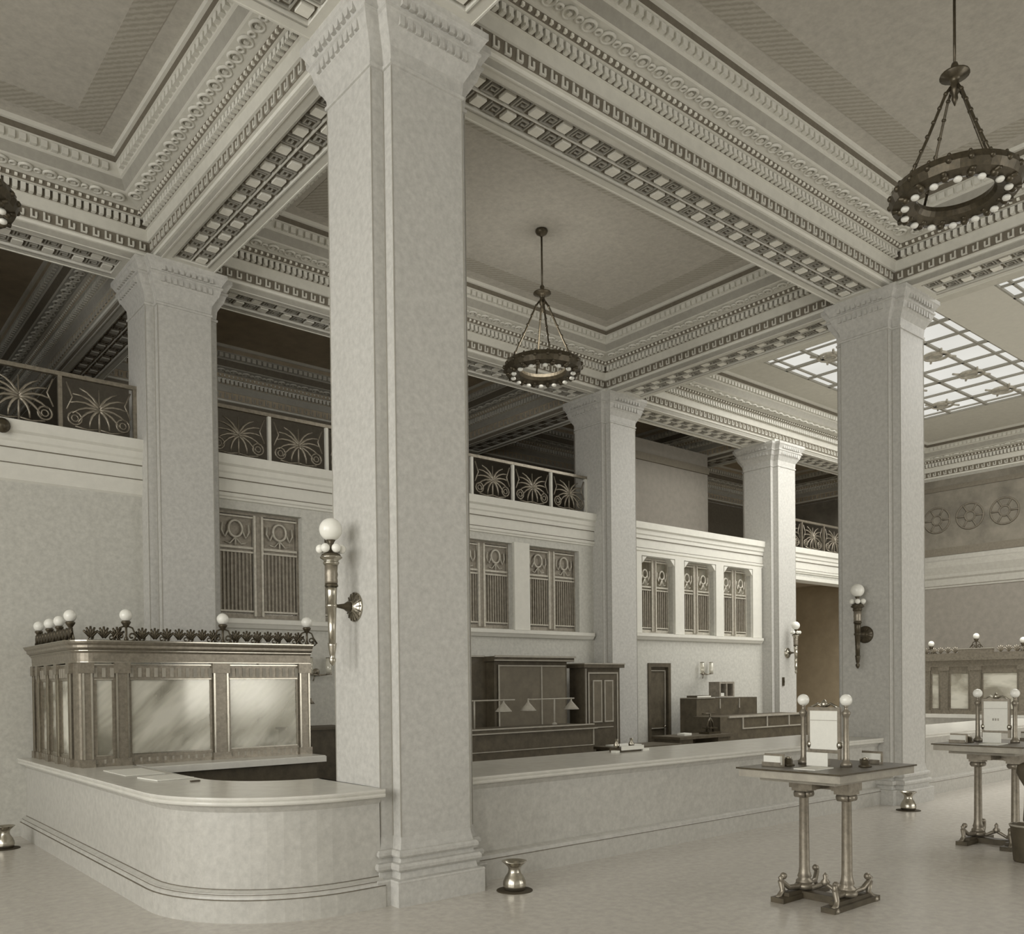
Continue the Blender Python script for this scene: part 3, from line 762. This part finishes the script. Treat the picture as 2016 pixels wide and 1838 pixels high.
# ------------------------------------------------------------------ chandeliers
def chandelier(x,y,label):
    t=thing('chandelier',(x,y,9.945),label,'chandelier')
    Z=-2.38
    m=MB().m('dbronze'); m.lathe([(.10,0),(.11,-.03),(.09,-.07),(.04,-.10),(.02,-.12)],n=16); m.build('canopy',None,t)
    m=MB().m('dbronze'); m.tube([(0,0,-.1),(0,0,-1.1)],.016,8); m.build('rod',None,t)
    m=MB().m('dbronze'); m.lathe([(.03,-.95),(.04,-.98),(.025,-1.02),(.05,-1.04),(.15,-1.07),(.155,-1.09),(.06,-1.12),(.04,-1.17),(.06,-1.22),(.05,-1.27),(.03,-1.30),(.035,-1.34),(.005,-1.42)],n=18); m.build('hub',None,t)
    for k in range(4):
        a=PI/4+k*PI/2+.25; m=MB().m('dbronze'); c,s=math.cos(a),math.sin(a)
        m.tube([(.05*c,.05*s,-1.22),(.11*c,.11*s,-1.3),(.33*c,.33*s,-1.8),(.56*c,.56*s,Z+.10)],.017,6)
        for q in range(7):
            f=q/6; rr=.11+.45*f; zz=-1.3+(Z+.10+1.3)*f; m.ball((rr*c,rr*s,zz),.026,6,4)
        m.build('hanger',None,t)
    m=MB().m('dbronze')
    m.lathe([(.41,Z-.05),(.52,Z-.09),(.64,Z-.06),(.675,Z+.02),(.65,Z+.10),(.62,Z+.11),(.60,Z+.06),(.50,Z+.05),(.40,Z+.06),(.38,Z+.0),(.41,Z-.05)],n=40,smooth=False,caps=False)
    for k in range(20):
        a=2*PI*k/20; m.ball((.667*math.cos(a),.667*math.sin(a),Z+.03),.035,6,5); m.ball((.635*math.cos(a),.635*math.sin(a),Z+.105),.022,6,4)
    m.build('ring',None,t)
    for k in range(14):
        a=2*PI*k/14; c,s=math.cos(a),math.sin(a); b=MB().m('opal'); b.ball((.52*c,.52*s,Z-.115),.046,10,7,.7); b.build('bulb',None,t)
    for k in range(14):
        a=2*PI*(k+.5)/14; c,q=math.cos(a),math.sin(a); m=MB().m('dbronze')
        m.tube([(.47*c,.47*q,Z-.07),(.64*c,.64*q,Z-.07)],.03,6); m.ball((.555*c,.555*q,Z-.085),.045,8,6); m.build('rosette',None,t)
    return t
ch=chandelier(10.29,11.15,'bronze ring chandelier hanging over the banking area beyond the nearest pier')
dup(ch,(10.25,4.32,9.945),0,'large nearest bronze ring chandelier at the upper right')
dup(ch,(1.55,11.2,9.945),0,'bronze ring chandelier cut off by the left edge')

# ------------------------------------------------------------------ writing tables
def table(x,y,label):
    t=thing('writing_table',(x,y,0),label,'table'); py=.225
    m=MB().m('woodedge'); m.box(-.72,.66,-.56,.48,1.245,1.32); m.m('dbronze'); m.box(-.74,.68,-.58,.50,1.315,1.33)
    m.m('woodedge'); m.box(-.55,.52,-.42,.36,1.20,1.245); m.build('table_top',None,t)
    m=MB().m('bronze'); m.box(-.35,.35,-.07,.07,1.12,1.20)
    for sg in (-1,1): m.box(-.12,.12,sg*py-.09,sg*py+.09,1.10,1.20)
    m.box(-.04,.04,-py,py,1.10,1.16); m.build('apron',None,t)
    for sg in (-1,1):
        m=MB().m('bronze'); m.lathe([(.085,.14),(.085,.17),(.06,.19),(.07,.21),(.058,.25),(.052,.3),(.046,1.0),(.05,1.01),(.05,1.03)],c=(0,sg*py,0),n=16,flute=-.06)
        for sx in (-1,1): m.lathe([(.035,-.05),(.035,.05)],c=(sx*.07,sg*py,1.035),n=12,axis='y'); m.lathe([(.035,-.05),(.035,.05)],c=(0,sg*py+sx*.05,1.035),n=12,axis='x')
        m.box(-.09,.09,sg*py-.08,sg*py+.08,1.065,1.10); m.build('post',None,t)
    for sg in (-1,1):
        m=MB().m('bronze')
        for sx in (-1,1):
            m.tube([(0,sg*py,.15),(sx*.12,sg*(py+.01),.12),(sx*.24,sg*(py+.03),.13),(sx*.31,sg*(py+.05),.19),(sx*.33,sg*(py+.06),.23),(sx*.29,sg*(py+.05),.25)],.03,7,.022)
            m.tube([(sx*.33,sg*(py+.06),.20),(sx*.29,sg*(py+.06),.10),(sx*.33,sg*(py+.07),.05),(sx*.38,sg*(py+.07),.03)],.026,7,.03)
            m.ball((sx*.29,sg*(py+.05),.245),.035,8,6)
            m.lathe([(.05,0),(.055,.02),(.04,.05)],c=(sx*.36,sg*(py+.07),0),n=12)
        m.lathe([(.09,.09),(.10,.12),(.085,.145)],c=(0,sg*py,0),n=14)
        m.build('foot',None,t)
    m=MB().m('bronze'); m.tube([(0,-py,.14),(0,-.12,.11),(0,-.05,.15),(0,0,.17),(0,.05,.15),(0,.12,.11),(0,py,.14)],.024,7); m.lathe([(.03,.15),(.045,.19),(.02,.22),(.025,.25),(.004,.28)],n=12)
    m.build('stretcher',None,t)
    m=MB().m('wood')
    for sg in (-1,1):
        m.box(-.42,.42,sg*py+sg*.04-.07,sg*py+sg*.04+.07,.0,.05); m.box(-.30,.30,sg*py+sg*.03-.045,sg*py+sg*.03+.045,.05,.085)
    m.box(-.07,.07,-py,py,.0,.07); m.build('sled_base',None,t)
    return t
T1=(7.90,4.575); T2=(12.25,4.68)
tb=table(*T1,0) if False else table(T1[0],T1[1],'bronze writing table on two column legs, standing left of the right-hand pier')
dup(tb,(T2[0],T2[1],0),0,'farther writing table cut off by the right edge')
def fittings(T, which, full):
    x,y=T; zt=1.33
    for sg,w in ((1,'left'),(-1,'right')):
        t=thing('table_lamp',(x,y+sg*.225,zt),'%s of the two globe lamp posts on the %s'%(w,which),'lamp',0,'globe lamp posts on the writing tables')
        m=MB().m('bronze'); m.lathe([(.055,0),(.055,.03),(.035,.05),(.028,.08),(.024,.46),(.03,.48),(.04,.50),(.042,.52),(.02,.54),(.018,.57),(.03,.585)],n=14); m.build('lamp_post',None,t)
        g=MB().m('opal'); g.ball((0,0,.635),.058,16,10); g.build('globe',None,t)
    t=thing('calendar_frame',(x,y,zt),'bronze standing frame with a white notice card on the %s'%which,'sign frame')
    m=MB().m('bronze'); m.box(-.015,.015,-.17,-.145,.06,.56); m.box(-.015,.015,.145,.17,.06,.56); m.box(-.015,.015,-.17,.17,.53,.565); m.box(-.015,.015,-.17,.17,.12,.15)
    m.box(-.02,.02,-.045,.045,.0,.06)
    m.m('brass'); m.lathe([(.012,.56),(.035,.585),(.03,.61),(.008,.64)],n=10)
    for sg in (-1,1): m.tube([(0,sg*.02,.575),(0,sg*.07,.60),(0,sg*.12,.575),(0,sg*.15,.56)],.013,5)
    for sg in (-1,1): m.ball((0,sg*.157,.20),.03,8,6,1.4)
    m.build('frame',None,t)
    m=MB().m('paper'); m.box(-.018,-.008,-.143,.143,.155,.53)
    m.build('notice_card',None,t)
    m=MB().m('woodedge'); m.box(-.0195,-.018,-.14,.14,.435,.44)
    if not full:
        for k in range(3): m.box(-.0195,-.018,-.04+.03*k,-.022+.03*k,.28,.31)
    m.build('card_rule',None,t)
    m=MB().m('paper'); m.box(-.14,-.13,-.11,.11,.0,.13); o=m.build('date_card'); o.location=(x,y,zt); tag(o,'small white card propped below the notice frame on the %s'%which,'card')
    m=MB().m('paper'); m.box(-.16,.16,-.11,.11,0,.008); o=m.build('blotter_sheet'); o.location=(x-.40,y-.12,zt); tag(o,'white blotting sheet lying on the %s'%which,'paper')
    for k,(dx,dy,lb) in enumerate(((-.42,.30,'left'),(.48,-.22,'right'))):
        t=thing('slip_holder',(x+dx,y+dy,zt),'holder of white slips near the %s end of the %s'%(lb,which),'slip holder')
        m=MB().m('paper'); m.box(-.02,.02,-.09,.09,.015,.10); m.build('slips',None,t)
        m=MB().m('bronze'); m.box(-.035,.035,-.10,.10,0,.015); m.box(-.035,-.025,-.10,.10,0,.04); m.box(.02,.035,-.105,.105,0,.12); m.build('tray',None,t)
    for k,(dx,dy,lb) in enumerate(((-.28,.22,'beside the left slip holder'),(.1,-.36,'near the front corner'))):
        t=thing('inkwell',(x+dx,y+dy,zt),'small dark inkwell on the %s, %s'%(which,lb),'inkwell')
        m=MB().m('dbronze'); m.lathe([(.06,0),(.06,.015),(.04,.02),(.04,.06),(.03,.07)],n=14); m.build('well',None,t)
        m=MB().m('brass'); m.lathe([(.03,.068),(.032,.08),(.01,.09)],n=12); m.build('lid',None,t)
fittings(T1,'near writing table',True); fittings(T2,'far writing table',False)

# ------------------------------------------------------------------ spittoons, basket
def spittoon(x,y,label):
    t=thing('spittoon',(x,y,0),label,'spittoon')
    m=MB().m('brass'); m.lathe([(.105,.008),(.115,.03),(.122,.06),(.118,.10),(.095,.15),(.068,.19),(.062,.22),(.068,.25),(.10,.28),(.130,.305),(.134,.31),(.125,.31),(.09,.285),(.055,.25),(.05,.20),(.06,.12),(.001,.10)],n=32); m.build('bowl',None,t)
    m=MB().m('mat'); m.lathe([(.19,0),(.19,.006),(.17,.009)],n=28); m.build('mat',None,t)  # thin dark disc drawn as the shadow under the bowl
    return t
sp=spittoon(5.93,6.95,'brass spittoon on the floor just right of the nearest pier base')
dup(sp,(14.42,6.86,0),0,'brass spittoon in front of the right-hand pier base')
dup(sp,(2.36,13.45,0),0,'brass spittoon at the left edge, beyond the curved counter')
t=thing('waste_basket',(11.33,4.0,0),'dark waste basket on the floor at the right edge','basket')
m=MB().m('wood'); m.lathe([(.13,0),(.14,.02),(.17,.40),(.18,.42),(.17,.44),(.155,.43),(.13,.04),(.001,.03)],n=24,flute=-.03)
m.build('basket_body',None,t)
m=MB().m('woodedge'); m.ring((0,0,.43),.172,.012,n=24,m=6); m.build('rim',None,t)
t=thing('coat_stand',(11.62,4.08,0),'dark turned wooden stand behind the waste basket at the right edge','stand')
m=MB().m('wood'); m.lathe([(.12,0),(.12,.05),(.05,.08),(.045,.4),(.06,.45),(.05,.6),(.045,.85),(.10,.95),(.13,1.02),(.12,1.1),(.06,1.14)],n=18); m.build('turned_post',None,t)

# ------------------------------------------------------------------ furniture behind the long counter
t=thing('large_cupboard',(0,0,0),'large dark wooden cupboard against the wall, right of the nearest pier','cupboard')
m=MB().m('wood'); m.box(11.05,13.05,13.5,14.3,0,2.62); m.box(10.2,11.05,13.75,14.3,0,2.72); m.build('carcass',None,t)
m=MB().m('wood'); m.box(10.98,13.18,13.40,14.3,2.62,2.72); m.m('woodedge'); m.box(10.98,13.20,13.37,13.40,2.70,2.74); m.box(10.98,13.16,13.38,13.41,2.63,2.65); m.box(10.2,11.0,13.72,13.75,2.71,2.74); m.build('cornice',None,t)
for (a,b) in ((11.15,12.28),(12.30,12.98)):
    m=MB().m('cupdoor'); m.box(a,b,13.475,13.50,1.0,2.52); m.m('woodedge'); m.box(a-.02,a+.01,13.46,13.475,.9,2.55); m.box(a,b,13.46,13.475,2.52,2.545); m.build('door',None,t)
t=thing('glazed_cabinet',(0,0,0),'small dark cabinet with two narrow glass panes, beside the cupboard','cabinet')
m=MB().m('wood'); m.box(13.57,14.70,13.5,13.95,0,2.50); m.build('carcass',None,t)
m=MB().m('wood'); m.box(13.50,14.78,13.42,13.97,2.50,2.58); m.m('woodedge'); m.box(13.50,14.80,13.41,13.99,2.575,2.60); m.build('cornice',None,t)
m=MB().m('wood'); m.box(13.66,14.62,13.47,13.5,.1,2.42); m.m('woodedge')
for (a,b,c,d) in ((13.66,14.60,.1,2.40),):
    m.box(a,a+.03,13.455,13.47,c,d); m.box(b-.03,b,13.455,13.47,c,d); m.box(a,b,13.455,13.47,d-.03,d)
m.box(13.60,13.62,13.47,13.5,.0,2.48); m.box(13.84,14.44,13.455,13.47,1.18,1.20); m.build('door',None,t)
dr=[o for o in t.children if o.name.startswith('door')][0]
for (a,b) in ((13.80,14.08),(14.16,14.44)):
    g=MB().m('cupdoor'); g.box(a+.03,b-.03,13.452,13.462,1.33,2.20); g.m('woodedge'); g.box(a,a+.03,13.45,13.47,1.30,2.23); g.box(b-.03,b,13.45,13.47,1.30,2.23); g.box(a,b,13.45,13.47,2.20,2.23); g.box(a,b,13.45,13.47,1.30,1.33)
    g.build('door_pane',None,dr)
t=thing('ledger_desk',(0,0,0),'long dark high desk with pale edges in front of the large cupboard','desk')
m=MB().m('wood'); m.box(9.2,12.30,12.0,12.8,.0,1.28); m.box(9.2,12.28,11.98,12.82,1.28,1.36); m.m('woodedge')
m.box(9.2,12.30,11.96,11.985,1.355,1.38); m.box(9.2,12.36,11.93,11.99,1.28,1.30); m.box(9.3,12.28,11.98,12.0,.96,.975); m.box(12.29,12.31,11.98,12.0,.96,1.28); m.build('desk_body',None,t)
t=thing('lamp_rail',(0,0,0),'thin brass rail with three conical shades above the high desk','lamp rail')
m=MB().m('woodedge'); m.tube([(9.3,12.3,1.87),(10.55,12.3,1.87)],.014,6); m.tube([(10.90,12.3,1.87),(12.08,12.3,1.87)],.014,6)
m.tube([(9.6,12.3,1.87),(9.6,12.3,1.37)],.016,6); m.tube([(11.55,12.3,1.87),(11.55,12.3,1.37)],.018,6); m.lathe([(.05,0),(.05,.03),(.02,.05)],c=(11.55,12.3,1.37),n=10); m.build('rail',None,t)
for x in (10.28,10.88,12.0):
    m=MB().m('woodedge'); m.lathe([(.012,1.87),(.02,1.82),(.155,1.665),(.15,1.655),(.02,1.79)],c=(x,12.3,0),n=16); m.tube([(x-.01,12.3,1.87),(x+.01,12.3,1.87)],.02,6)
    m.build('shade',None,t)
for (x0_,x1_,y,zt,lb) in ((13.0,14.9,11.9,.86,'low dark desk with loose papers in front of the glazed cabinet'),(14.95,16.85,12.0,.98,'low dark desk in front of the dark panelled door')):
    t=thing('office_desk',(0,0,0),lb,'desk')
    m=MB().m('wood'); m.box(x0_,x1_,y,y+.8,zt-.06,zt); m.build('desk_top',None,t)
    m=MB().m('wood'); m.box(x0_+.05,x0_+.5,y+.05,y+.75,0,zt-.06); m.box(x1_-.5,x1_-.05,y+.05,y+.75,0,zt-.06); m.box(x0_+.5,x1_-.5,y+.68,y+.74,.3,zt-.06); m.build('pedestals',None,t)
t=thing('office_desk',(0,0,0),'long dark panelled desk with a bright top edge below the far trio of windows','desk')
m=MB().m('wood'); m.box(16.9,20.6,12.4,13.2,0,1.34); m.m('woodedge'); m.box(17.2,20.6,12.36,12.4,1.31,1.36)
for x in (17.75,18.75,19.7): m.box(x,x+.04,12.375,12.4,1.05,1.31)
m.box(17.75,20.5,12.375,12.4,1.03,1.06); m.build('desk_body',None,t)
t=thing('pigeonhole_cabinet',(0,0,0),'dark cabinet rising behind the long panelled desk','cabinet')
m=MB().m('wood'); m.box(17.2,19.7,13.3,13.8,0,1.76); m.build('carcass',None,t)
m=MB().m('woodedge'); m.box(17.2,17.9,13.28,13.8,1.76,1.78); m.box(18.1,18.13,13.28,13.3,1.5,1.74); m.box(18.9,18.93,13.28,13.3,1.5,1.74); m.build('edging',None,t)
t=thing('book_case',(18.45,13.45,1.782),'small square glazed case standing on the dark cabinet','case')
m=MB().m('grille'); m.box(-.30,-.24,-.12,.2,0,.36); m.box(.26,.32,-.12,.2,0,.36); m.box(-.3,.32,-.12,.2,.33,.38); m.box(-.02,.03,-.12,.2,0,.33); m.box(-.3,.32,.17,.2,0,.33); m.box(-.3,.32,-.12,.2,0,.02); m.build('case_frame',None,t)
m=MB().m('paper'); m.box(-.2,-.05,-.08,.1,.02,.10); m.build('papers',None,t)
t=thing('ledger',(17.55,13.5,1.78),'flat ledger lying on the left end of the dark cabinet','book')
m=MB().m('wood'); m.box(-.28,.28,-.15,.15,0,.05); m.build('cover',None,t); m=MB().m('paper'); m.box(-.26,.27,-.16,-.148,.01,.04); m.build('pages',None,t)
t=thing('letter_press',(16.45,12.35,.98),'spindly dark letter press standing on the low desk','press')
m=MB().m('dbronze'); m.box(-.22,.22,-.14,.14,0,.05); m.tube([(-.12,0,.05),(-.10,0,.25),(0,0,.36)],.025,6); m.tube([(.12,0,.05),(.10,0,.25),(0,0,.36)],.025,6); m.build('press_frame',None,t)
m=MB().m('dbronze'); m.tube([(0,0,.1),(0,0,.46)],.018,6); m.tube([(-.28,0,.46),(.18,0,.46)],.016,6); m.box(-.15,.15,-.1,.1,.12,.15); m.build('screw_handle',None,t)
def sheet(x,y,z,w,d,hh,label,rz=0,name='paper_stack'):
    m=MB().m('paper'); m.box(-w/2,w/2,-d/2,d/2,0,hh); o=m.build(name); o.location=(x,y,z); o.rotation_euler=(0,0,rz); tag(o,label,'paper')
sheet(13.5,12.3,.86,.7,.4,.03,'loose white papers on the low desk before the glazed cabinet',.1)
sheet(15.6,12.4,.98,.25,.2,.05,'small white paper pile on the low desk left of the letter press')
t=thing('ink_stand',(9.55,8.75,1.15),'ink stand with white cards on the inner edge of the long counter','ink stand')
m=MB().m('wood'); m.box(-.12,.32,-.1,.12,0,.06); m.build('stand_base',None,t)
m=MB().m('paper'); m.box(-.12,.35,-.13,-.11,.03,.09); m.box(-.22,-.14,-.1,.0,.0,.03); m.box(.36,.5,-.1,.0,0,.03); m.build('cards',None,t)
m=MB().m('brass'); m.lathe([(.04,0),(.045,.05),(.02,.09),(.025,.13)],c=(-.12+.02,0,.06),n=12); m.lathe([(.04,0),(.045,.05),(.02,.09),(.025,.13)],c=(.22,0,.06),n=12); m.build('bottles',None,t)
sheet(3.30,10.9,1.152,.45,.9,.006,'white blotting paper on the curved counter beside the teller cage',0)
sheet(3.34,9.9,1.152,.42,.5,.012,'glass-topped white form pad on the curved counter, nearest its bend',.12,'form_pad')
o=MB().m('ink').box(-.05,.05,-.02,.02,0,.015).build('pen_rest'); o.location=(3.75-.3,9.3,1.151); tag(o,'tiny dark pen rest on the curved counter','pen rest')
# things behind the cage end
t=thing('side_cabinet',(0,0,0),'dark wooden cabinet half hidden behind the nearest pier, beyond the cage','cabinet')
m=MB().m('wood'); m.box(6.75,7.75,13.4,14.2,0,1.42); m.build('carcass',None,t)
m=MB().m('wood'); m.box(6.70,7.80,13.36,14.22,1.42,1.46); m.build('cabinet_top',None,t)
t=thing('gas_lamp',(7.0,13.7,1.46),'small two-stemmed brass desk lamp on the dark side cabinet','lamp')
m=MB().m('bronze'); m.lathe([(.08,0),(.08,.02),(.03,.05)],n=12); m.tube([(-.05,0,.03),(-.06,0,.2),(0,0,.42),(.08,0,.47)],.016,6); m.tube([(.05,0,.03),(.07,0,.18),(.06,0,.30)],.016,6); m.build('stems',None,t)
m=MB().m('bronze'); m.lathe([(.07,.40),(.02,.47),(.01,.5)],c=(.12,0,0),n=12); m.build('shade',None,t)
# twin candle sconces
def sconce(x,z,label,s=1.0):
    t=thing('twin_sconce',(x,YB,z),label,'wall lamp')
    m=MB().m('bronze'); m.lathe([(.07*s,0),(.07*s,-.015),(.03*s,-.04)],n=14,axis='y'); m.tube([(0,-.03,0),(0,-.12,-.06*s),(-.19*s,-.14,-.04*s)],.016,6); m.tube([(0,-.12,-.06*s),(.19*s,-.14,-.04*s)],.016,6)
    m.tube([(-.05*s,-.08,-.03*s),(-.1*s,-.08,-.16*s)],.014,5); m.build('arms',None,t)
    for sg in (-1,1):
        g=MB().m('glass'); g.lathe([(.05*s,-.03*s),(.055*s,.05*s),(.05*s,.26*s)],c=(sg*.19*s,-.14,0),n=12); g.build('chimney',None,t)
        b=MB().m('bronze'); b.lathe([(.06*s,-.05*s),(.05*s,-.03*s),(.02*s,0)],c=(sg*.19*s,-.14,0),n=12); b.ring((sg*.19*s,-.14,.26*s),.05*s,.008,n=12,m=4); b.build('cup',None,t)
sconce(18.95,2.42,'pale twin-light wall sconce on the wall right of the dark door')
sconce(7.62,2.42,'shadowy wall sconce between the cage end and the nearest pier')
m=MB().m('dbronze'); m.lathe([(.10,0),(.11,-.04),(.06,-.08),(.01,-.10)],n=16,axis='y'); o=m.build('cornice_boss'); o.location=(2.58,YB-.12,5.98); tag(o,'small dark round boss on the gallery cornice at the left edge','ornament')
m=MB().m('dbronze'); m.box(-.04,.04,-.03,0,-.12,.12); m.box(-.015,.015,-.05,-.03,-.03,.03); o=m.build('switch_plate'); o.location=(22.0,CY[2]-W/2-.002,2.15); tag(o,'narrow dark switch plate on the farthest pier below its torch','switch')

# ------------------------------------------------------------------ light
def area(name, loc, rot, sx, sy, power, c=(1,.985,.945)):
    l=D.lights.new(name,'AREA'); l.shape='RECTANGLE'; l.size=sx; l.size_y=sy; l.energy=power; l.color=c
    o=D.objects.new(name,l); col.objects.link(o); o.location=loc; o.rotation_euler=rot; return o
for i,(a,b) in enumerate(FW): area('daylight_front',((a+b)/2,-9.35,3.8),(PI/2-.10,0,0),b-a,5.2,(30,30,40,560,480,420)[i])
for i,(a,b) in enumerate(LW): area('daylight_left',(-9.35,(a+b)/2,4.7),(PI/2-.08,0,-PI/2),b-a,7,1150)
for (xa,xb,ya,yb) in SKY: area('daylight_skylight',((xa+xb)/2,(ya+yb)/2,9.88),(0,0,0),xb-xa,yb-ya,1050)
lp=D.lights.new('vestibule_lamp','POINT'); lp.energy=36; lp.color=(1,.93,.8); lp.shadow_soft_size=.1
lo=D.objects.new('vestibule_lamp',lp); col.objects.link(lo); lo.location=(24.6,16.2,3.0)
for (x,y,p) in ((10.29,11.15,75),(1.55,11.2,20)):  # added fill for the coffered ceilings; the chandelier bulbs themselves are unlit
    lp=D.lights.new('added_ceiling_fill','POINT'); lp.energy=p; lp.color=(1,.96,.88); lp.shadow_soft_size=.35
    lo=D.objects.new('added_ceiling_fill',lp); col.objects.link(lo); lo.location=(x,y,7.95)
w=D.worlds.new('World'); scn.world=w; w.use_nodes=True
w.node_tree.nodes['Background'].inputs['Color'].default_value=(1,.97,.88,1); w.node_tree.nodes['Background'].inputs['Strength'].default_value=1.0

# ------------------------------------------------------------------ camera
cam=D.cameras.new('camera'); co=D.objects.new('camera',cam); col.objects.link(co)
f_,pcx,pcy,yaw,pitch,roll=1724.9,973.25,1372.06,math.radians(39.2925),math.radians(-.8045),math.radians(-.6684)
cam.sensor_fit='HORIZONTAL'; cam.sensor_width=36; cam.lens=f_/2016*36
cam.shift_x=(1008-pcx)/2016; cam.shift_y=(pcy-919)/2016
fw=Vector((math.sin(yaw)*math.cos(pitch),math.cos(yaw)*math.cos(pitch),math.sin(pitch)))
rt=Vector((math.cos(yaw),-math.sin(yaw),0)); up=rt.cross(fw)
r2=rt*math.cos(roll)+up*math.sin(roll); u2=-rt*math.sin(roll)+up*math.cos(roll)
mx=Matrix((r2,u2,-fw)).transposed().to_4x4(); mx.translation=Vector((0,0,2.15)); co.matrix_world=mx
cam.clip_end=200
scn.camera=co
scn.view_settings.view_transform='Standard'; scn.view_settings.look='None'; scn.view_settings.gamma=1
scn.view_settings.exposure=-0.75; scn.view_settings.use_curve_mapping=False
